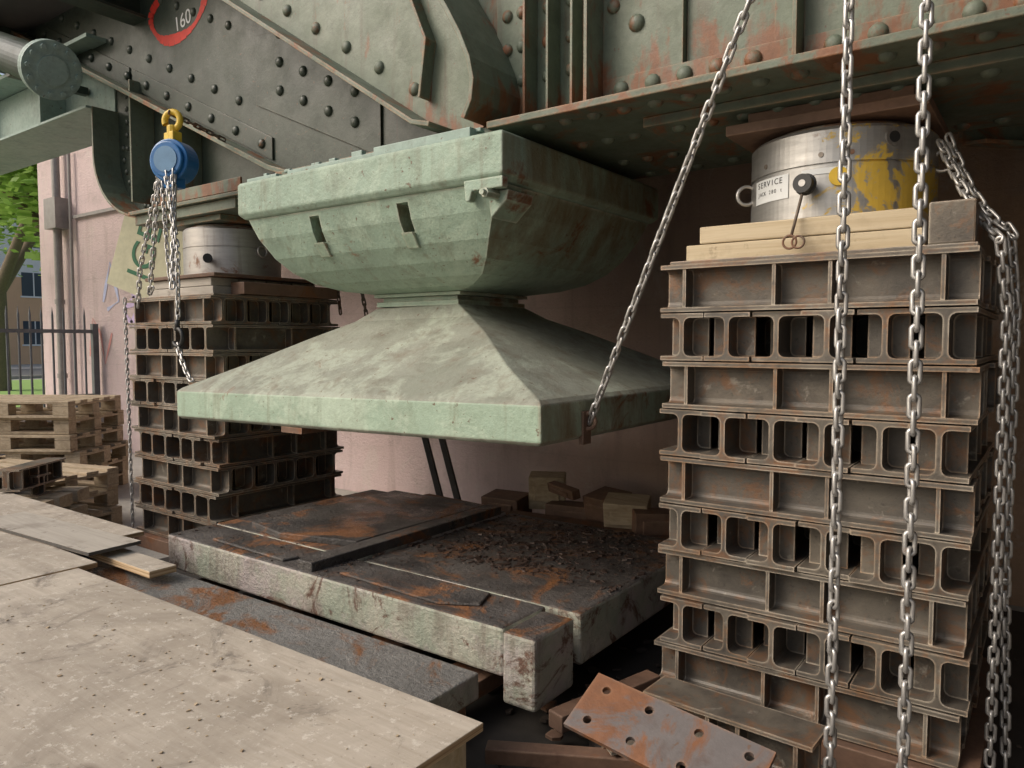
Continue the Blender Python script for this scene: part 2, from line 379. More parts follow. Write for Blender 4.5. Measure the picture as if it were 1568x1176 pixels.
# ------------------------------------------------------------------ bridge girder
g=root('steel_bridge_girder',(-2.6,3.1,3.2))
bm=bmesh.new()
box(bm,-1.95,5,2.5,3.75,Z(.885),Z(.915))
box(bm,-3.45,-1.953,2.56,3.7,Z(.885),Z(.913))
box(bm,-5.34,-3.453,2.72,3.7,Z(.885),Z(.911))
box(bm,-1.35,5,2.74,3.55,Z(.845),Z(.883))
fin('bottom_flange',bm,GREEN_F,g,.004)
bm=bmesh.new()
box(bm,-2.3,5,2.80,2.82,Z(.915),4.1)
box(bm,-6,5,3.62,3.64,Z(.915),4.1)
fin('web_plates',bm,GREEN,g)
bm=bmesh.new()
box(bm,-1.5,-1.15,2.66,2.798,Z(.917),4.1)
box(bm,-1.147,5,2.69,2.796,Z(.917),4.1)
box(bm,-1.5,-1.485,2.53,2.658,Z(.917),4.1)
box(bm,-.74,-.725,2.60,2.688,Z(.917),4.1); box(bm,-.82,-.74,2.675,2.6895,Z(.917),4.1)
box(bm,.2,.215,2.56,2.688,Z(.917),4.1)
box(bm,-1.483,5,2.56,2.65,Z(.916),Z(.932)); box(bm,-1.483,-.75,2.655,2.6585,Z(.94),Z(1.03))
box(bm,-.72,5,2.675,2.6885,Z(.94),Z(1.03))
for x in(-1.66,-1.78,-1.90): box(bm,x-.006,x+.006,2.70,2.798,Z(.917),4.1)
box(bm,-1.66,-1.56,2.785,2.7985,Z(.917),4.1)
box(bm,-2.1,-1.93,2.775,2.7975,Z(.917),4.1)
fin('web_stiffeners',bm,GREEN,g,.003)
arc=[(-2.03,.93),(-1.99,1.0),(-1.98,1.08),(-2.0,1.17),(-2.05,1.28),(-2.12,1.40),(-2.21,1.54),(-2.32,1.72),(-2.45,1.92),(-2.62,2.2),(-2.85,2.6)]
bm=bmesh.new(); strip(bm,[(x,Z(z)) for x,z in arc],2.44,2.79,.022); fin('curved_haunch_flange',bm,GREEN,g,.003)
bm=bmesh.new()
poly=[(x-.015,Z(z)) for x,z in arc]+[(-4.85,Z(2.6)),(-2.26,Z(.93))]
prism(bm,poly,'Y',2.60,2.62)
fin('gusset_plate',bm,GREEN,g)
bm=bmesh.new(); strip(bm,[(-2.2,Z(.93)),(-2.3,Z(.955)),(-4.95,Z(2.65))],2.42,2.64,.022)
strip(bm,[(-2.36,Z(1.10)),(-2.32,Z(1.35)),(-2.5,Z(1.75)),(-2.9,Z(2.4))],2.53,2.60,.014)
fin('gusset_lower_flange',bm,GREEN_F,g,.003)
bm=bmesh.new()
prism(bm,[(-2.3,Z(.915)),(-3.62,Z(.93)),(-3.85,Z(1.04)),(-9.2,Z(3.5)),(-9.2,5.0),(-2.3,5.0)],'Y',2.93,2.95)
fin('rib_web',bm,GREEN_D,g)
bm=bmesh.new()
strip(bm,[(-3.5,Z(.93)),(-3.85,Z(1.04)),(-9.2,Z(3.5))],2.80,3.1,.03)
fin('rib_flange',bm,GREEN_F,g,.003)
bm=bmesh.new()
def off(d,x): return Z(1.04)+(-3.85-x)*.46+d
prism(bm,[(-3.95,off(.03,-3.95)),(-5.6,off(.03,-5.6)),(-5.6,off(.17,-5.6)),(-3.95,off(.17,-3.95))],'Y',2.915,2.9295)
prism(bm,[(-3.0,Z(1.0)),(-4.1,off(.32,-4.1)),(-4.1,off(.75,-4.1)),(-3.0,Z(1.75))],'Y',2.915,2.929)
prism(bm,[(-5.65,off(.03,-5.65)),(-9,off(.03,-9)),(-9,off(.17,-9)),(-5.65,off(.17,-5.65))],'Y',2.918,2.9295)
fin('rib_splice_plates',bm,GREEN_D,g,.003)
bm=bmesh.new()
ha=[(-5.34,.90)]+[(-5.34-.70*math.sin(t),.90+.0+.55*(1-math.cos(t))) for t in [i*math.pi/2/10 for i in range(1,11)]]+[(-6.04,1.80)]
prism(bm,[(x,Z(z)) for x,z in ha]+[(-13,Z(1.8)),(-13,Z(2.3)),(-6.04,Z(2.3)),(-3.6,Z(2.3)),(-3.6,Z(.915))],'Y',3.02,3.04)
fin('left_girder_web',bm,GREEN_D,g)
bm=bmesh.new(); strip(bm,[(x,Z(z)) for x,z in ha],2.82,3.3,.02)
box(bm,-5.52,-5.50,2.84,3.018,Z(1.02),Z(1.9)); box(bm,-4.9,-4.88,2.84,3.018,Z(.915),Z(1.5))
box(bm,-5.0,-4.0,2.72,2.735,Z(.913),Z(.99))
fin('left_haunch_flange',bm,GREEN,g,.003)
bm=bmesh.new(); box(bm,-13,-6.04,2.78,3.35,Z(1.78),Z(1.80)); box(bm,-13,-6.0,2.78,3.3,Z(2.3),Z(2.33))
box(bm,-6.9,-6.88,2.8,3.004,Z(1.8),Z(2.3)); box(bm,-8.4,-8.38,2.8,3.004,Z(1.8),Z(2.3)); box(bm,-13,-6.05,3.005,3.0185,Z(1.8),Z(2.29))
fin('left_girder_flange',bm,GREEN_T,g,.003)
bm=bmesh.new()
for i in range(10):
    t=i*math.pi/2/9; rivet(bm,(-5.34-.62*math.sin(t),3.02,Z(.96+.55*(1-math.cos(t)))),(0,-1,0),.022)
for i in range(8): rivet(bm,(-5.9+.0,3.02,Z(1.5+i*.1)),(0,-1,0),.02)
for i in range(7): rivet(bm,(-5.6+i*.3,3.02,Z(1.02)),(0,-1,0),.022)
for i in range(19): rivet(bm,(-4.05-i*.27,2.9145,off(.10,-4.05-i*.27)),(0,-1,0),.028)
for i in range(14): rivet(bm,(-4.3-i*.27,2.93,off(.30,-4.3-i*.27)),(0,-1,0),.028)
for i in range(4):
    for j in range(3): rivet(bm,(-3.2-i*.22,2.9145,Z(1.22+i*.10+j*.17)),(0,-1,0),.028)
for i in range(10): rivet(bm,(-4.4-i*.2,2.93,off(.75,-4.4-i*.2)),(0,-1,0),.026)
fin('rib_rivets',bm,GREEN_D,g,smooth=True)
bm=bmesh.new()
for i in range(9):
    x=-2.45-i*.23; rivet(bm,(x,2.60,Z(.955)+(-2.3-x)*.64+.12),(0,-1,0),.028)
for i in range(6):
    x=-2.62-i*.2; rivet(bm,(x,2.60,Z(1.75)+i*.2),(0,-1,0),.026)
z0=Z(.985)
for i in range(36):
    x=-1.40+i*.13
    yy=2.6545 if x<-.75 else 2.6745
    if -.84<x<-.70: continue
    rivet(bm,(x+random.uniform(-.006,.006),yy,z0+random.uniform(-.004,.004)),(0,-1,0),.028)
for z in[Z(1.16+.15*i) for i in range(10)]:
    for x,y in((-2.04,2.7745),(-1.96,2.7745),(-1.61,2.7845),(-1.72,2.80),(-1.84,2.80),(-1.44,2.66)):
        if x==-1.44 and z<Z(1.2): continue
        rivet(bm,(x,y,z+random.uniform(-.005,.005)),(0,-1,0),.025)
for z in[Z(1.22+.22*i) for i in range(8)]:
    for x,y in((-1.34,2.66),(-.78,2.6745),(-.60,2.69),(-.12,2.69),(.3,2.69)): rivet(bm,(x,y,z),(0,-1,0),.03)
for i in range(46):
    x=-1.75+i*.13
    rivet(bm,(x,2.60,Z(.885)),(0,0,-1),.026)
    if x>-1.3: rivet(bm,(x,2.82,Z(.845)),(0,0,-1),.026); rivet(bm,(x,3.45,Z(.845)),(0,0,-1),.026)
    else: rivet(bm,(x,2.95,Z(.885)),(0,0,-1),.026); rivet(bm,(x,3.35,Z(.885)),(0,0,-1),.026)
    rivet(bm,(x,3.65,Z(.885)),(0,0,-1),.026)
for i in range(6): rivet(bm,(-5.2+i*.22,2.80,Z(.885)),(0,0,-1),.02)
fin('girder_rivets',bm,GREEN_F,g,smooth=True)
bm=bmesh.new(); prism(bm,[(-.35,3.6),(-.25,3.6),(.75,4.65),(.65,4.65)],'Z',Z(.80),Z(.815)); prism(bm,[(-.35,3.6),(-.335,3.6),(.665,4.65),(.65,4.65)],'Z',Z(.816),Z(.9)); fin('wind_brace',bm,GREEN_F,g)
bm=bmesh.new()
pts=[(-5.0+.34*math.cos(a)*(1+.06*math.sin(3*a)),2.28+.18*math.sin(a)) for a in[math.radians(120+i*12) for i in range(29)]]
P=[Vector((x,2.9275,Z(z))) for x,z in pts]
for i in range(len(P)-1):
    w=.028*(1+.4*math.sin(i*.7)); d=(P[i+1]-P[i]).normalized(); n=Vector((-d.z,0,d.x))*w
    bm.faces.new([bm.verts.new(v) for v in(P[i]-n,P[i+1]-n,P[i+1]+n,P[i]+n)])
fin('red_spray_ring',bm,REDM,g)
text('chalk_number','160',.14,(-4.93,2.927,Z(2.2)),(math.radians(90),math.radians(-8),0),CHALK,g,.0004)
# drain pipe with bolted flange, sloping down towards the pier
A_=Vector((-9.6,2.45,Z(3.35))); B_=Vector((-5.85,2.45,Z(1.93))); dd=(B_-A_).normalized()
pp=root('drain_pipe',B_); bm=bmesh.new()
cyl(bm,A_,B_,.14,seg=32); fin('pipe_body',bm,GREEN_D,pp)
bm=bmesh.new(); cyl(bm,B_,B_+dd*.03,.20,seg=36); cyl(bm,B_+dd*.033,B_+dd*.06,.20,seg=36); cyl(bm,B_+dd*.06,B_+dd*.075,.10,seg=30)
qq=dd.to_track_quat('Z','Y')
for i in range(12):
    a=i*math.pi/6; o_=qq@Vector((.165*math.cos(a),.165*math.sin(a),0)); cyl(bm,B_+dd*.06+o_,B_+dd*.082+o_,.018,seg=6)
fin('pipe_flange',bm,GREEN_T,pp)
bm=bmesh.new(); box(bm,-6.5,-6.44,2.42,2.99,Z(2.0),Z(2.06)); fin('pipe_bracket',bm,GREEN_D,pp)

# ------------------------------------------------------------------ bearing
cx,cy=-2.66,3.105
b=root('bridge_bearing',(cx,cy,Z(.2)))
def rings(bm,prof,cx=cx,cy=cy):
    R=[]
    for hx,hy,z in prof: R.append([bm.verts.new((cx+sx*hx,cy+sy*hy,Z(z))) for sx,sy in((-1,-1),(1,-1),(1,1),(-1,1))])
    for a,c in zip(R,R[1:]):
        for i in range(4): bm.faces.new((a[i],a[(i+1)%4],c[(i+1)%4],c[i]))
    bm.faces.new(R[0][::-1]); bm.faces.new(R[-1])
bm=bmesh.new()
prof=[(.30,.28,.247),(.45,.37,.266),(.57,.455,.302),(.655,.535,.36),(.72,.60,.435),(.785,.655,.54),(.83,.685,.642)]
rings(bm,prof)
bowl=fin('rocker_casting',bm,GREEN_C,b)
bm=bmesh.new()
for x in(-2.97,-2.37): box(bm,x-.035,x+.035,2.3,2.60,Z(.49),Z(.615))
boolean(bowl,bm)
bm=bmesh.new(); rings(bm,[(.848,.698,.643),(.878,.718,.668),(.878,.718,.825),(.868,.708,.835)])
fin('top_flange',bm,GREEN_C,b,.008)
bm=bmesh.new()
for x in(-2.97,-2.37):
    prism(bm,[(2.455,Z(.488)),(2.56,Z(.488)),(2.56,Z(.42)),(2.50,Z(.42))],'X',x-.035,x+.035)
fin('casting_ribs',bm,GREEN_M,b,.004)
bm=bmesh.new()
box(bm,-3.50,-3.25,2.42,2.55,Z(.836),Z(.858)); box(bm,-3.2,-2.25,2.45,2.56,Z(.836),Z(.87)); box(bm,-2.55,-1.98,2.43,3.7,Z(.8365),Z(.884)); box(bm,-3.45,-2.56,2.565,3.7,Z(.8362),Z(.883))
for i in range(9): x=-3.4+i*.17+random.uniform(-.03,.03); box(bm,x,x+random.uniform(.03,.08),2.47,2.50,Z(.87),Z(.885+random.random()*.015))
fin('shim_plates',bm,GREEN_T,b,.004)
bm=bmesh.new()
prism(bm,[(-1.985,Z(.655)),(-1.785,Z(.655)),(-1.785,Z(.61)),(-1.94,Z(.61)),(-1.955,Z(.57)),(-1.975,Z(.57))],'Y',2.392,2.43)
prism(bm,[(-1.897,Z(.609)),(-1.79,Z(.609)),(-1.80,Z(.57)),(-1.88,Z(.50))],'Y',2.44,2.62)
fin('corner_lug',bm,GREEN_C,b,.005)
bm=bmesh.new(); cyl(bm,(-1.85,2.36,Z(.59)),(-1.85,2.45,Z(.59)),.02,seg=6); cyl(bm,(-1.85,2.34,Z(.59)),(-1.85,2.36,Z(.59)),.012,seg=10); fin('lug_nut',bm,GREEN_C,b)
T=Matrix.Translation((cx,cy,Z(.2)))@Matrix.Rotation(math.radians(-1.0),4,'Y')@Matrix.Translation((-cx,-cy,-Z(.2)))
bm=bmesh.new(); rings(bm,[(1.165,.90,-.40),(1.187,.915,-.385),(1.187,.915,-.25),(1.165,.895,-.232),(.88,.70,-.112),(.60,.475,.026),(.40,.335,.112),(.285,.285,.178)])
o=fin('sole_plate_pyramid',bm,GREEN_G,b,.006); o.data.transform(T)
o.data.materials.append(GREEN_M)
for f in o.data.polygons:
    if abs(f.normal.z)<.4 and f.center.z<Z(-.2): f.material_index=1
bm=bmesh.new(); rings(bm,[(.285,.285,.179),(.285,.285,.205)]); rings(bm,[(.26,.26,.206),(.26,.26,.228)]); rings(bm,[(.30,.29,.229),(.30,.29,.246)])
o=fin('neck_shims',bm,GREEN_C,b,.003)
bm=bmesh.new(); box(bm,-2.95,-2.8,2.2,2.4,Z(-.43),Z(-.402)); box(bm,-1.475,-1.455,2.47,2.53,Z(-.40),Z(-.27)); torus(bm,(-1.45,2.50,Z(-.31)),.03,.008,Matrix.Rotation(math.pi/2,3,'X').to_quaternion()); fin('plate_clamps',bm,RUSTY,b)

# ------------------------------------------------------------------ base slab
s=root('bearing_base_slab',(-2.6,2.9,Z(-1.1)))
bm=bmesh.new()
box(bm,-3.77,-1.55,2.08,2.36,Z(-1.20),Z(-1.02))
box(bm,-3.77,-2.62,2.362,3.55,Z(-1.20),Z(-1.018))
box(bm,-2.617,-1.42,2.40,3.6,Z(-1.24),Z(-1.035))
fin('slab_blocks',bm,SLAB,s,.012)
bm=bmesh.new(); box(bm,-1.54,-1.40,2.06,2.32,Z(-1.28),Z(-1.022)); fin('slab_end_block',bm,SLAB,s,.012)
bm=bmesh.new()
prism(bm,[(-3.52,2.42),(-3.2,2.36),(-2.75,2.48),(-2.74,3.5),(-3.5,3.5)],'Z',Z(-1.02),Z(-.985))
box(bm,-2.72,-2.62,2.10,3.5,Z(-1.03),Z(-.978))
prism(bm,[(-3.45,2.14),(-2.85,2.12),(-2.83,2.2),(-3.2,2.28),(-3.4,2.27)],'Z',Z(-1.02),Z(-1.006))
prism(bm,[(-2.5,2.15),(-1.9,2.12),(-1.75,2.2),(-1.8,2.33),(-2.3,2.33)],'Z',Z(-1.02),Z(-1.008))
fin('slab_raised_plates',bm,CRUST,s,.006)
bm=bmesh.new()
box(bm,-4.2,-1.42,1.46,1.78,Z(-1.12),Z(-1.035))
fin('front_strip',bm,STRIP,s,.006)
bm=bmesh.new()
for x in(-3.5,-2.9,-2.2,-1.75): box(bm,x-.09,x+.09,1.9,3.5,.09,Z(-1.245))
box(bm,-4.2,-1.44,1.5,1.74,.0,Z(-1.13))
fin('support_bearers',bm,RUSTY,s,.004)
def debris(name,n,area,zf,smin,smax,mat,parent=None,flat=.4):
    bm=bmesh.new()
    for _ in range(n):
        x=random.gauss((area[0]+area[1])/2,(area[1]-area[0])/4) if n>300 else random.uniform(area[0],area[1])
        x=min(max(x,area[0]),area[1]); y=random.uniform(area[2],area[3]); sz=random.uniform(smin,smax)*random.random()+smin
        M=Matrix.Translation((x,y,zf+sz*flat*.4))@Matrix.Rotation(random.uniform(0,6.3),4,'Z')@Matrix.Rotation(random.uniform(-.35,.35),4,'X')
        k=random.randint(3,6); pts=[(sz*random.uniform(.6,1)*math.cos(6.283*i/k),sz*random.uniform(.4,.8)*math.sin(6.283*i/k)) for i in range(k)]
        prism(bm,pts,'Z',-sz*flat*.4,sz*flat*.4,M)
    return fin(name,bm,mat,parent)
debris('rust_flakes',1300,(-2.6,-1.45,2.65,3.58),Z(-1.035),.004,.026,FLAKE,s)
debris('rust_flakes_small',700,(-3.7,-1.6,2.1,3.5),Z(-1.018),.003,.010,FLAKE,s)
debris('rubble',420,(-4.3,.5,1.35,4.4),.01,.01,.06,RUBBLE)
debris('rubble_pile',160,(-4.0,-1.3,3.65,4.55),.05,.03,.09,RUBBLE)
def blocks(name,lst,mat):
    r=root(name,(lst[0][0],lst[0][1],lst[0][2])); bm=bmesh.new()
    for x,y,z,sx,sy,sz,rz,rx in lst:
        M=Matrix.Translation((x,y,z))@Matrix.Rotation(rz,4,'Z')@Matrix.Rotation(rx,4,'X')
        box(bm,-sx,sx,-sy,sy,-sz,sz,M); box(bm,-sx*.7,sx*.7,-sy-.012,-sy-.001,-sz*.5,sz*.5,M)
    fin('blocks',bm,mat,r,.006); return r
blocks('wooden_packing_block',[(-2.72,4.15,Z(-1.0),.12,.08,.11,.5,.1),(-2.02,3.95,Z(-1.02),.13,.08,.09,.3,.25)],PINEO)
blocks('rusty_steel_block',[(-2.2,4.05,Z(-1.03),.12,.1,.09,-.3,.2),(-1.8,3.9,Z(-1.05),.14,.08,.08,.6,0),(-2.95,4.0,Z(-1.1),.14,.1,.07,.1,.1),(-2.3,3.85,Z(-1.2),.5,.1,.1,.1,0),(-2.45,4.1,Z(-1.12),.2,.08,.07,.2,0),(-3.3,3.9,Z(-1.2),.4,.1,.08,-.1,0),(-2.5,4.0,Z(-.95),.16,.03,.03,-.5,.2)],RUSTY)
bm=bmesh.new()
for dx in(0,.17): box(bm,-.025,.025,-.01,.01,0,1.35,Matrix.Translation((-3.55+dx,4.1,.0))@Matrix.Rotation(-.33,4,'Y'))
fin('leaning_steel_strap',bm,DSTEEL)

# ------------------------------------------------------------------ beam stacks
def ibeam_mesh(L=1.0,h=.171,w=.163,tw=.017,tf=.016,r=.022,st=(-.41,-.09,.09,.41),gap=.006):
    bm=bmesh.new(); q=[]
    hw=w/2;hh=h/2
    q=[(hw,hh),(hw,hh-tf)]
    for i in range(5):
        a=math.pi/2*i/4; q.append((tw/2+r-r*math.sin(a),hh-tf-r+r*math.cos(a)))
    right=q+[(x,-z) for x,z in q[::-1]]
    poly=right+[(-x,z) for x,z in right[::-1]]
    prism(bm,poly,'X',-L/2,L/2)
    for p in st:
        for sgn in(-1,1):
            y0,y1=sorted((sgn*(tw/2+.0),sgn*(hw-gap)))
            box(bm,p*L-.006,p*L+.006,y0,y1,-hh+tf,hh-tf)
    bmesh.ops.recalc_face_normals(bm,faces=bm.faces)
    me=bpy.data.meshes.new('i_beam'); bm.to_mesh(me); bm.free(); me.materials.append(BEAM); return me
IBs=[ibeam_mesh(),ibeam_mesh(st=(-.40,-.09,.09,.37),gap=.012),ibeam_mesh(st=(-.42,-.09,.10,.35),gap=.02),ibeam_mesh(st=(-.34,.09,.41),gap=.010)]
def tower(x0,y0,top,layers=9,pitch=.1767):
    r=root('steel_beam_stack',(x0+.5,y0+.5,.1))
    for k in range(layers):
        z=top-pitch*(k+.5); dx=random.uniform(-.012,.012); dy=random.uniform(-.010,.010)
        for i in range(6):
            me_=IBs[0] if k%2==0 else random.choice(IBs)
            o=bpy.data.objects.new('i_beam',me_); col.objects.link(o); o.parent=r; o.matrix_parent_inverse=Matrix.Translation(-Vector(r.location))
            p=-.4175+i*.167
            j=random.uniform(-.012,.012); rr=random.uniform(-.004,.004)+(math.pi if random.random()<.5 else 0)
            if k%2==0: o.location=(x0+.5+dx+j,y0+.5+p+dy,z); o.rotation_euler=(0,0,rr)
            else: o.location=(x0+.5+p+dx,y0+.5+dy+j,z); o.rotation_euler=(0,0,math.pi/2+rr)
    bm=bmesh.new(); zb=top-pitch*layers
    box(bm,x0-.04,x0+1.04,y0-.04,y0+1.04,.0,zb-.004); fin('base_plate',bm,RUSTY,r,.004)
    bm=bmesh.new(); box(bm,x0+.02,x0+.99,y0+.02,y0+.99,top-.002,top+.012); fin('cap_plate',bm,BEAM,r,.003)
    return r
tower(-1.18,2.57,Z(.28)); tower(-5.14,2.60,Z(.28))

# ------------------------------------------------------------------ timber packing
def packing(name,x0,x1,y0,y1,z0,z1,mat):
    r=root(name,((x0+x1)/2,(y0+y1)/2,z0)); bm=bmesh.new(); h=(z1-z0)/2
    n=4
    for i in range(n):
        a=y0+(y1-y0)*i/n; box(bm,x0+random.uniform(-.03,.01),x1+random.uniform(-.01,.0),a+.003,y0+(y1-y0)*(i+1)/n-.003,z0,z0+h-.002)
        box(bm,x0+random.uniform(.02,.06),x1+random.uniform(-.03,.0),a+.004,y0+(y1-y0)*(i+1)/n-.004,z0+h+.001,z1)
    fin('planks',bm,mat,r,.004); return r
packing('timber_packing',-1.10,-.33,2.66,3.45,Z(.295),Z(.42),PINE)
bm=bmesh.new(); box(bm,-.325,-.20,2.62,3.5,Z(.294),Z(.425)); fin('steel_packing_block',bm,BEAM,None,.006)
pk=packing('timber_packing',-5.0,-4.25,2.68,3.5,Z(.295),Z(.40),PINEG)
bm=bmesh.new(); box(bm,-5.02,-4.2,2.66,3.52,Z(.402),Z(.425)); box(bm,-4.24,-4.1,2.8,3.55,Z(.295),Z(.37)); fin('steel_packing_plate',bm,RUSTY,None,.004)

# ------------------------------------------------------------------ jacks
def jack(x,y,zb,zt,R,right=True):
    r=root('hydraulic_jack',(x,y,zb)); h=zt-zb
    bm=bmesh.new()
    lathe(bm,x,y,[(R-.01,zb),(R,zb+.008),(R,zb+h*.55),(R-.006,zb+h*.555),(R-.006,zb+h*.57),(R,zb+h*.575),(R,zb+h*.91),(R-.012,zb+h*.95),(R-.02,zb+h*.955)],96)
    fin('cylinder_body',bm,JACKY if right else JACK,r)
    bm=bmesh.new(); lathe(bm,x,y,[(R-.05,zb+h*.955),(R-.05,zt),(R-.06,zt+.005)],64); fin('piston',bm,JACKD,r)
    d=Vector((0-x,0-y,0)).normalized(); s_=Vector((-d.y,d.x,0))
    if right:
        def at(ang,rr=0):
            q=Matrix.Rotation(ang,3,'Z')@d; return Vector((x,y,0))+q*(R+rr),q
        p,q=at(-.30); p.z=zb+h*.34
        bm=bmesh.new(); cyl(bm,p-q*.01,p+q*.05,.018,seg=16); cyl(bm,p+q*.05,p+q*.085,.032,seg=20); torus(bm,p+q*.05,.03,.008,Vector((0,0,1)).rotation_difference(q)); fin('valve_knob',bm,BLACK,r)
        bm=bmesh.new(); cyl(bm,p+q*.0855,p+q*.087,.012,seg=12); fin('valve_bolt',bm,JACK,r)
        bm=bmesh.new(); p2,q2=at(-.02); p2.z=zb+h*.42; cyl(bm,p2,p2+q2*.006,.032,seg=24); fin('round_tag',bm,YEL,r)
        def patch(nm,a0,a1,z0,z1,mat,lift=.002):
            bm=bmesh.new(); N=14;pr=None
            for i in range(N+1):
                a=a0+(a1-a0)*i/N; q=Matrix.Rotation(a,3,'Z')@d; c=Vector((x,y,0))+q*(R+lift)
                cur=(bm.verts.new((c.x,c.y,z0)),bm.verts.new((c.x,c.y,z1)))
                if pr: bm.faces.new((pr[0],cur[0],cur[1],pr[1]))
                pr=cur
            fin(nm,bm,mat,r)
        patch('maker_label',-1.10,-.55,zb+h*.26,zb+h*.52,WHITE,.003); patch('white_label',-.40,.05,zb+h*.46,zb+h*.52,WHITE,.0025)
        for i,ch in enumerate('SERVICE'):
            a=-1.02+i*.062; q=Matrix.Rotation(a,3,'Z')@d; c=Vector((x,y,0))+q*(R+.0038); text('label_letter',ch,.030,(c.x,c.y,zb+h*.46),(math.pi/2,0,math.atan2(q.y,q.x)+math.pi/2),BLACK,r,.0002)
        for i,ch in enumerate('JACK 280 t'):
            a=-1.02+i*.042; q=Matrix.Rotation(a,3,'Z')@d; c=Vector((x,y,0))+q*(R+.0038); text('label_letter',ch,.020,(c.x,c.y,zb+h*.36),(math.pi/2,0,math.atan2(q.y,q.x)+math.pi/2),BLACK,r,.0002)
        for an,zz in((-1.32,.42),(1.25,.62)):
            p,q=at(an,.02); p.z=zb+h*zz; bm=bmesh.new(); torus(bm,p,.035,.007,Vector((0,0,1)).rotation_difference(Vector((q.y,-q.x,0)))); fin('lifting_eye',bm,CHAINM,r,smooth=True)
        bm=bmesh.new(); p,q=at(.52); p.z=zb+h*.80; cyl(bm,p-q*.03,p+q*.004,.03,seg=20); fin('port_ring',bm,JACK,r); bm=bmesh.new(); cyl(bm,p-q*.03,p+q*.006,.019,seg=20); fin('port_hole',bm,BLACK,r)
        for an in(-.9,-.2,.1,.9):
            p,q=at(an); p.z=zb+h*.66; bm=bmesh.new(); cyl(bm,p-q*.02,p+q*.003,.009,seg=12); fin('bolt',bm,JACKD,r)
        p,q=at(-.30,.07); p.z=zb+h*.28
        bm=bmesh.new(); e=Vector((p.x-.02,2.62,Z(.36))); cyl(bm,p,e,.005,seg=8); e2=Vector((e.x-.005,2.615,Z(.335))); torus(bm,e2,.022,.004,Matrix.Rotation(math.pi/2,3,'X').to_quaternion()); torus(bm,e2+Vector((.028,0,-.002)),.02,.004,Matrix.Rotation(math.pi/2,3,'X').to_quaternion()); fin('tether',bm,CHAINR,r,smooth=True)
    else:
        bm=bmesh.new(); p=Vector((x,y,zb+h*.3))+Matrix.Rotation(-.5,3,'Z')@d*R; cyl(bm,p,p+d*.09,.018,seg=12); cyl(bm,p+d*.09,p+d*.12,.03,seg=12); fin('valve_knob',bm,BLACK,r)
        q=(Matrix.Rotation(.6,3,'Z')@d); p=Vector((x,y,zb+h*.5))+q*(R+.01)
        bm=bmesh.new(); torus(bm,p,.035,.007,Vector((0,0,1)).rotation_difference(q)); fin('lifting_eye',bm,CHAINM,r,smooth=True)
    return r
jack(-.68,3.07,Z(.425),Z(.755),.325); jack(-4.66,3.10,Z(.43),Z(.77),.32,False)
bm=bmesh.new(); box(bm,-1.02,-.35,2.76,3.4,Z(.762),Z(.80)); box(bm,-.95,-.4,2.8,3.36,Z(.802),Z(.843)); fin('bearing_shim_plate',bm,RUSTY,None,.004)
bm=bmesh.new(); box(bm,-4.98,-4.34,2.8,3.4,Z(.777),Z(.815)); box(bm,-5.3,-4.1,2.75,3.5,Z(.817),Z(.883)); fin('bearing_shim_plate',bm,GREEN_F,None,.004)

# ------------------------------------------------------------------ chains
chain('lifting_chain',[(-1.44,2.50,Z(-.30)),(-.739,2.18,Z(.98)),(-.55,2.09,Z(1.35)),(-.2,1.95,4.1)],CHAINM)
chain('lifting_chain',[(-.441,2.03,4.1),(-.441,2.03,.02)],CHAINM)
chain('lifting_chain',[(-.27,2.03,4.1),(-.27,2.03,.02)],CHAINM)
chain('lifting_chain',cat((-.33,2.92,Z(.66)),(-.14,2.66,Z(.30)),.03)+[Vector((-.12,2.70,Z(.1))),Vector((-.12,2.72,.05))],CHAINM)
chain('lifting_chain',cat((-.31,2.95,Z(.68)),(-.12,2.80,Z(.34)),.05)+[Vector((-.10,2.83,Z(.1))),Vector((-.10,2.83,Z(-.8))),Vector((-.08,2.78,.05))],CHAINM)
h=root('chain_hoist',(-4.26,2.45,Z(1.07)))
bm=bmesh.new(); d=Vector((.35,-.75,0)).normalized(); c=Vector((-4.26,2.45,Z(1.06)))
cyl(bm,c-d*.07,c+d*.05,.125,seg=36); cyl(bm,c+d*.05,c+d*.075,.105,seg=36); cyl(bm,c-d*.09,c-d*.07,.10,seg=36)
box(bm,c.x-.06,c.x+.06,c.y-.05,c.y+.04,c.z-.16,c.z-.09)
fin('hoist_body',bm,BLUE,h,.008)
bm=bmesh.new(); cyl(bm,c+d*.076,c+d*.080,.075,seg=24); fin('hoist_cover_plate',bm,simple('hoist_plate',(.12,.22,.34),.4,.3),h)
bm=bmesh.new(); torus(bm,c+Vector((0,0,.24)),.05,.02,Vector((0,0,1)).rotation_difference(d),arc=5.2,st=-1.2); cyl(bm,c+Vector((0,0,.11)),c+Vector((0,0,.21)),.032,seg=12); box(bm,c.x-.05,c.x+.05,c.y-.03,c.y+.03,c.z+.10,c.z+.17)
fin('top_hook',bm,YEL,h,.006)
chain('hoist_sling',[c+Vector((0,0,.28)),Vector((-4.28,2.79,Z(1.27)))],CHAINR,h)
L=dict(pitch=.04,wr=.0055,hw=.0115)
chain('hand_chain',[(-4.37,2.42,Z(1.0)),(-4.66,2.44,Z(.45)),(-4.72,2.45,Z(.2))],CHAINM,h,**L)
chain('hand_chain_return',[(-4.33,2.40,Z(1.0)),(-4.55,2.44,Z(.30)),(-4.50,2.44,Z(.34))],CHAINM,h,**L)
chain('hand_chain_loop',cat((-4.30,2.40,Z(1.0)),(-4.2,2.42,Z(.98)),.62,40),CHAINM,h,**L)
chain('load_chain',[(-4.22,2.38,Z(.97)),(-4.05,2.34,Z(.5)),(-4.03,2.32,Z(.12))],CHAINM,h,**L)
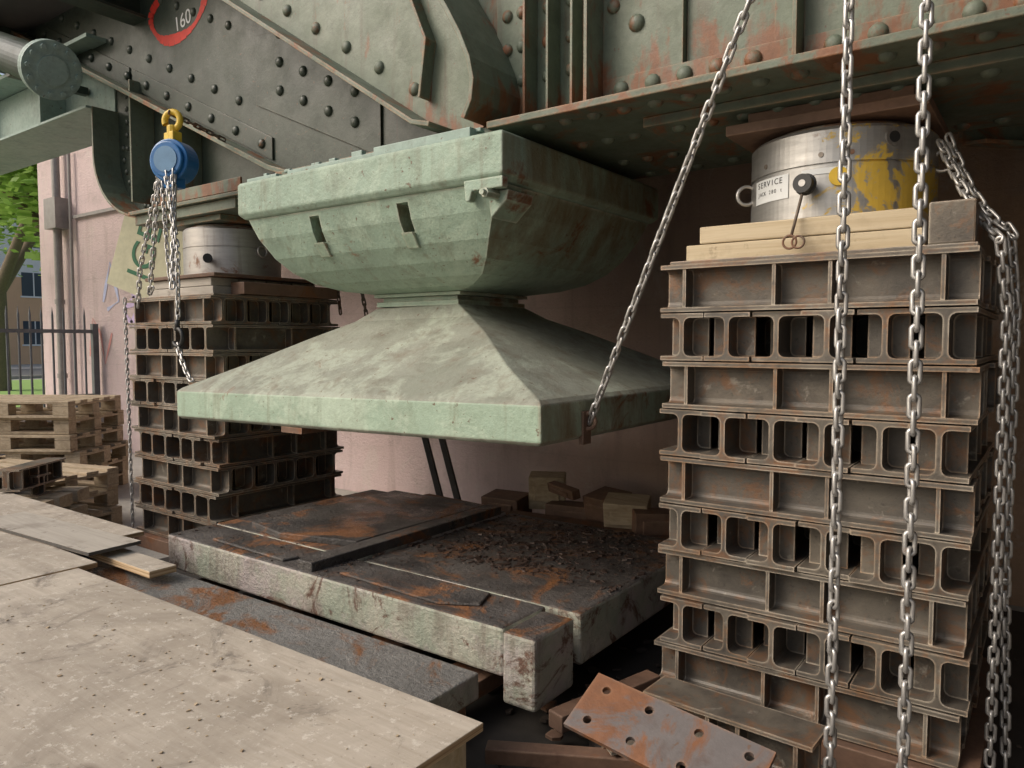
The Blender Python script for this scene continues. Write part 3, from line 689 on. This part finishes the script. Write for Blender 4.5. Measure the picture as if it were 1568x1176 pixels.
chain('load_chain_slack',cat((-4.18,2.40,Z(.98)),(-4.05,2.3,Z(.3)),.10,30),CHAINM,h,**L)
bm=bmesh.new(); p=Vector((-4.02,2.31,Z(.02))); torus(bm,p,.05,.012,Matrix.Rotation(math.pi/2,3,'X').to_quaternion(),arc=4.6,st=-2.6); cyl(bm,p+Vector((0,0,.05)),p+Vector((0,0,.10)),.014,seg=10); fin('load_hook',bm,BLACK,h,smooth=True)
chain('load_chain_tail',cat((-4.02,2.31,Z(-.03)),(-3.78,2.25,Z(-.22)),.03),CHAINM,h,**L)
chain('hanging_chain',[(-5.06,2.54,Z(.27)),(-5.04,2.54,.05)],CHAINM,pitch=.034,wr=.0045,hw=.0085)
chain('hanging_chain',[(-4.4,3.75,Z(.85)),(-4.3,3.75,Z(.2))],CHAINR); chain('hanging_chain',[(-4.2,3.75,Z(.85)),(-4.0,3.75,Z(.1))],CHAINR)

# ------------------------------------------------------------------ plywood platform
p=root('plywood_platform',(-2.2,.8,Z(-1)))
def two(o):
    for f in o.data.polygons:
        if abs(f.normal.z)<.5: f.material_index=1
bm=bmesh.new(); box(bm,-3.28,-1.12,.2,1.42,Z(-.972),Z(-.95)); two(fin('top_board',bm,[PLY,PLYE],p,.002))
bm=bmesh.new(); box(bm,-5.2,-3.285,.3,1.50,Z(-.968),Z(-.946)); box(bm,-5.6,-3.7,1.51,1.92,Z(-.985),Z(-.962)); box(bm,-3.69,-3.05,1.60,1.72,Z(-1.0),Z(-.97))
two(fin('side_boards',bm,[PLY,PLYE],p,.002))
bm=bmesh.new(); box(bm,-.55,.55,-.12,.12,-.008,.008,Matrix.Translation((-3.95,1.60,Z(-.935)))@Matrix.Rotation(.06,4,'Z')); two(fin('loose_board',bm,[PINEG,DSTEEL],p))
bm=bmesh.new(); box(bm,-3.25,-1.15,1.34,1.39,Z(-1.12),Z(-.974)); box(bm,-1.18,-1.135,.25,1.33,Z(-1.12),Z(-.974)); box(bm,-2.3,-2.25,.25,1.33,Z(-1.12),Z(-.974))
for x in(-3.2,-2.2,-1.2):
    for y in(.3,1.28): box(bm,x-.04,x+.04,y-.04,y+.04,0,Z(-1.122))
box(bm,-5.5,-3.3,1.4,1.45,0,Z(-.99))
fin('timber_frame',bm,PINE,p,.003)
debris('wood_chips',260,(-3.1,-1.2,.5,1.38),Z(-.949),.002,.008,PINEO,p)

# ------------------------------------------------------------------ loose steel bottom right
me=ibeam_mesh(.5,.14,.14,.012,.012,.016)
ob=root('short_i_beam',(-.72,2.07,Z(-1.13))); o=bpy.data.objects.new('beam',me); col.objects.link(o); o.parent=ob; o.rotation_euler=(0,0,-.06)
ob=root('short_i_beam',(-.95,2.2,.08)); o=bpy.data.objects.new('beam',me); col.objects.link(o); o.parent=ob; o.rotation_euler=(0,0,.9)
ob=root('short_i_beam',(-.6,2.1,.12)); o=bpy.data.objects.new('beam',me); col.objects.link(o); o.parent=ob; o.rotation_euler=(0,0,.1)
PLT=painted('rust_plate_blotched',(.14,.125,.12),(.18,.155,.145),.47,(.30,.17,.10),.014,.5,.54)
bm=bmesh.new(); box(bm,-.25,.25,-.09,.09,-.007,.007); pl=fin('perforated_steel_plate',bm,PLT)
bm=bmesh.new()
for x in(-.2,-.07,.07,.2):
    for y in(-.05,.05): cyl(bm,(x,y,-.02),(x,y,.02),.012,seg=14)
boolean(pl,bm); pl.location=(-.76,1.70,Z(-1.0)); pl.rotation_euler=(math.radians(28),math.radians(6),-.05)
debris('bottom_rubble',110,(-1.5,.2,1.5,2.5),.04,.015,.05,RUSTY)
bm=bmesh.new(); box(bm,-.3,.3,-.03,.03,-.025,.025,Matrix.Translation((-1.15,1.95,.10))@Matrix.Rotation(.5,4,'Z')); box(bm,-.25,.25,-.035,.035,-.03,.03,Matrix.Translation((-1.25,2.3,.12))@Matrix.Rotation(1.3,4,'Z')); box(bm,-.2,.2,-.05,.05,-.02,.02,Matrix.Translation((-.95,1.55,.10))@Matrix.Rotation(-.6,4,'Z')); fin('rusty_bar_offcut',bm,RUSTY,None,.005)

# ------------------------------------------------------------------ pallets
def pallet(x,y,z,rz,L=1.2,W=.8):
    r=root('wooden_pallet',(x,y,z)); M=Matrix.Translation((x,y,z))@Matrix.Rotation(rz,4,'Z'); bm=bmesh.new()
    for i in range(5): yy=-W/2+i*(W-.1)/4; box(bm,-L/2,L/2,yy,yy+.1,.122,.144,M)
    for xx in(-L/2,-.07,L/2-.14): box(bm,xx,xx+.14,-W/2,W/2,.10,.121,M)
    for xx in(-L/2,-.07,L/2-.14):
        for yy in(-W/2,-.05,W/2-.1): box(bm,xx,xx+.14,yy,yy+.1,.022,.099,M)
    for yy in(-W/2,-.05,W/2-.1): box(bm,-L/2,L/2,yy,yy+.1,0,.021,M)
    fin('boards',bm,PINEO,r,.003)
rz=math.radians(33)
for i in range(6): pallet(-7.55+random.uniform(-.05,.05),2.95+random.uniform(-.05,.05),.004+i*.147,rz+random.uniform(-.05,.05))
for i in range(3): pallet(-6.2+random.uniform(-.05,.05),2.25,.004+i*.147,rz-.3)
r=root('timber_stack',(-6,2.6,.1)); bm=bmesh.new()
for k in range(4):
    for i in range(3): box(bm,-.6,.6,-.3+i*.22,-.14+i*.22,k*.1,k*.1+.08,Matrix.Translation((-5.75,1.85,0))@Matrix.Rotation(rz+.1*((k%2)*2-1),4,'Z'))
fin('planks',bm,PINEO,r,.004)
ob=root('short_i_beam',(-5.45,2.1,.52)); o=bpy.data.objects.new('beam',me); col.objects.link(o); o.parent=ob; o.rotation_euler=(0,0,2.2)
ob=root('short_i_beam',(-5.6,2.0,.45))
o=bpy.data.objects.new('beam',me); col.objects.link(o); o.parent=ob; o.rotation_euler=(0,0,.6)

# ------------------------------------------------------------------ fence, downpipe, sign
f=root('metal_fence',(-10,3,0)); bm=bmesh.new()
y=-4
while y<4.6:
    cyl(bm,(-10,y,.45),(-10,y,Z(.32)),.014,seg=8); cyl(bm,(-10,y,Z(.32)),(-10,y,Z(.42)),.014,.001,seg=8); y+=.125
for z in(Z(-.72),Z(.10)): box(bm,-10.02,-9.98,-4,4.65,z,z+.045)
for y in(-4,-1,2,4.62): box(bm,-10.035,-9.965,y-.035,y+.035,0,Z(.22))
fin('railings',bm,FENCEM,f)
bm=bmesh.new(); box(bm,-10.15,-9.85,-4.2,4.69,0,.45); fin('fence_plinth',bm,CONC,f,.01)
dp=root('downpipe',(-10.9,4.6,1)); bm=bmesh.new()
cyl(bm,(-10.9,4.6,0),(-10.9,4.6,4.1),.05,seg=16); cyl(bm,(-10.6,4.64,0),(-10.6,4.64,3.9),.02,seg=10)
for z in(.9,1.9,2.9): cyl(bm,(-10.9,4.6,z),(-10.9,4.6,z+.06),.062,seg=16)
box(bm,-11.05,-10.72,4.5,4.69,Z(1.5),Z(1.9)); box(bm,-10.6,-7,4.655,4.69,Z(1.62),Z(1.66))
fin('pipes_and_box',bm,PIPEM,dp)
sg=root('wall_sign',(-6.6,3.9,Z(.9))); bm=bmesh.new(); M=Matrix.Translation((-6.45,3.55,Z(.85)))@Matrix.Rotation(.35,4,'Z')@Matrix.Rotation(.35,4,'Y')
box(bm,-.42,.42,-.012,.012,-.5,.5,M); fin('board',bm,simple('sign_board',(.48,.46,.31),.6),sg)
t=text('lettering','IGEP',.36,(0,0,0),(0,0,0),GTEXT,sg); t.parent=None; t.matrix_parent_inverse=Matrix.Identity(4)
mw=M@Matrix.Translation((-.1,-.016,0))@Matrix.Rotation(math.pi/2,4,'X')@Matrix.Rotation(math.pi/2,4,'Z'); t.parent=sg; t.matrix_parent_inverse=Matrix.Translation(-Vector(sg.location)); t.matrix_basis=mw
gr=root('wall_graffiti',(-9,4.69,1.5))
def squig(nm,pts,w,mat):
    bm=bmesh.new(); P=smoothpath([(x,4.694,z) for x,z in pts],.03)
    for i in range(len(P)-1):
        d=(P[i+1]-P[i]).normalized(); n=Vector((-d.z,0,d.x))*w*(.7+.5*math.sin(i*.3)); bm.faces.new([bm.verts.new(v) for v in(P[i]-n,P[i+1]-n,P[i+1]+n,P[i]+n)])
    fin(nm,bm,mat,gr)
squig('red_stroke',[(-10.3,1.2),(-10.2,1.7),(-10.0,1.5),(-9.9,1.1),(-9.7,1.5)],.02,simple('faded_red_spray',(.66,.30,.27),.8))
squig('violet_stroke',[(-9.6,2.1),(-9.3,2.3),(-9.1,1.9),(-9.4,1.8),(-9.2,1.6),(-8.9,1.9)],.05,simple('violet_spray',(.60,.47,.68),.8))
squig('blue_stroke',[(-9.9,1.9),(-9.7,2.4),(-9.5,1.9),(-9.8,1.8)],.03,simple('blue_spray',(.50,.53,.72),.8))
squig('pink_stroke',[(-8.9,2.5),(-8.5,2.7),(-8.3,2.2),(-8.6,2.0),(-8.2,1.8)],.035,simple('pink_spray',(.70,.38,.46),.8))

# ------------------------------------------------------------------ trees & buildings
def tree(x,y,H,R,n,seed):
    random.seed(seed); r=root('deciduous_tree',(x,y,0)); bm=bmesh.new(); tips=[]
    def limb(p,d,L,rad,dep):
        q=p+d*L; cyl(bm,p,q,rad,rad*.65,seg=8,cap=False)
        if dep==0: tips.append(q); return
        tips.append(q) if dep<3 else None
        for _ in range(3):
            nd=(d+Vector((random.uniform(-.9,.9),random.uniform(-.9,.9),random.uniform(-.2,.6)))).normalized(); limb(q,nd,L*random.uniform(.6,.85),rad*.62,dep-1)
    limb(Vector((x,y,0)),Vector((.05,0,1)),H*.28,.28,4)
    fin('trunk',bm,BARK,r,smooth=True); bm=bmesh.new()
    for k in range(n):
        t=random.choice(tips); c=t+Vector([random.gauss(0,R*.13) for _ in range(3)])
        q=Matrix.Rotation(random.uniform(0,6.3),3,'Z')@Matrix.Rotation(random.uniform(-1.2,1.2),3,'X'); s_=random.uniform(.06,.13)
        bm.faces.new([bm.verts.new(c+q@Vector(v)*s_) for v in((-1,-.6,0),(1,-.6,0),(1,.6,0),(-1,.6,0))])
    fin('crown',bm,LEAF,r,recalc=False)
tree(-17.5,7.3,8,4.5,8000,3); tree(-24,8.5,10,6,7000,5); tree(-30,14,11,6,7000,9)
random.seed(2)
def building(name,x0,x1,y0,y1,face,H1,H,mlow):
    bd=root(name,((x0+x1)/2,(y0+y1)/2,0)); bm=bmesh.new(); box(bm,x0,x1,y0,y1,0,H1); fin('walls_lower',bm,mlow,bd)
    bm=bmesh.new(); box(bm,x0+.003,x1-.003,y0+.003,y1-.003,H1+.003,H); box(bm,x0-.4,x1+.4,y0-.4,y1+.4,H+.003,H+.3); fin('walls_upper',bm,RENDERW,bd)
    bm=bmesh.new(); bf=bmesh.new()
    n=int((y1-y0)/3)
    for i in range(n):
        z=1.2
        while z<H-1.8:
            y=y0+1+i*3; box(bm,x1-.02,x1+.02,y,y+1.3,z,z+1.4); box(bf,x1-.01,x1+.05,y-.08,y+1.38,z-.1,z-.003); box(bf,x1-.01,x1+.04,y+.62,y+.68,z,z+1.4)
            z+=2.9
    fin('windows',bm,GLASS,bd); fin('window_frames',bf,RENDERW,bd)
    bm=bmesh.new()
    prism(bm,[(x0-.4,H+.31),(x1+.4,H+.31),((x0+x1)/2,H+3)],'Y',y0-.3,y1+.3)
    fin('roof',bm,ROOFT,bd)
building('apartment_building',-58,-50,0,40,'X',5.2,12,RENDERO)

# ------------------------------------------------------------------ light, camera
w=bpy.data.worlds.new('World'); sc.world=w; w.use_nodes=True
nt=w.node_tree; sky=nt.nodes.new('ShaderNodeTexSky'); sky.sky_type='NISHITA'; sky.sun_disc=False
sky.dust_density=6; sky.air_density=1.2; sky.ozone_density=1.4
sd=Vector((-.62,-.75,.78)).normalized()
sky.sun_elevation=math.asin(sd.z); sky.sun_rotation=math.atan2(sd.x,sd.y)
nt.links.new(sky.outputs[0],nt.nodes['Background'].inputs[0]); nt.nodes['Background'].inputs[1].default_value=.15
sl=bpy.data.lights.new('sun','SUN'); sl.energy=1.5; sl.angle=math.radians(35); sl.color=(1,.98,.95)
so=bpy.data.objects.new('sun',sl); col.objects.link(so); so.rotation_euler=sd.to_track_quat('Z','Y').to_euler(); so.location=(0,0,30)
cam=bpy.data.cameras.new('camera'); cam.lens=26.2; cam.sensor_width=36; cam.clip_end=1500; cam.clip_start=.02
co=bpy.data.objects.new('camera',cam); col.objects.link(co); co.location=(0,0,C); co.rotation_euler=(math.radians(90-3.3),0,math.radians(36)); sc.camera=co
sc.view_settings.view_transform='Standard'; sc.view_settings.look='None'; sc.view_settings.exposure=0
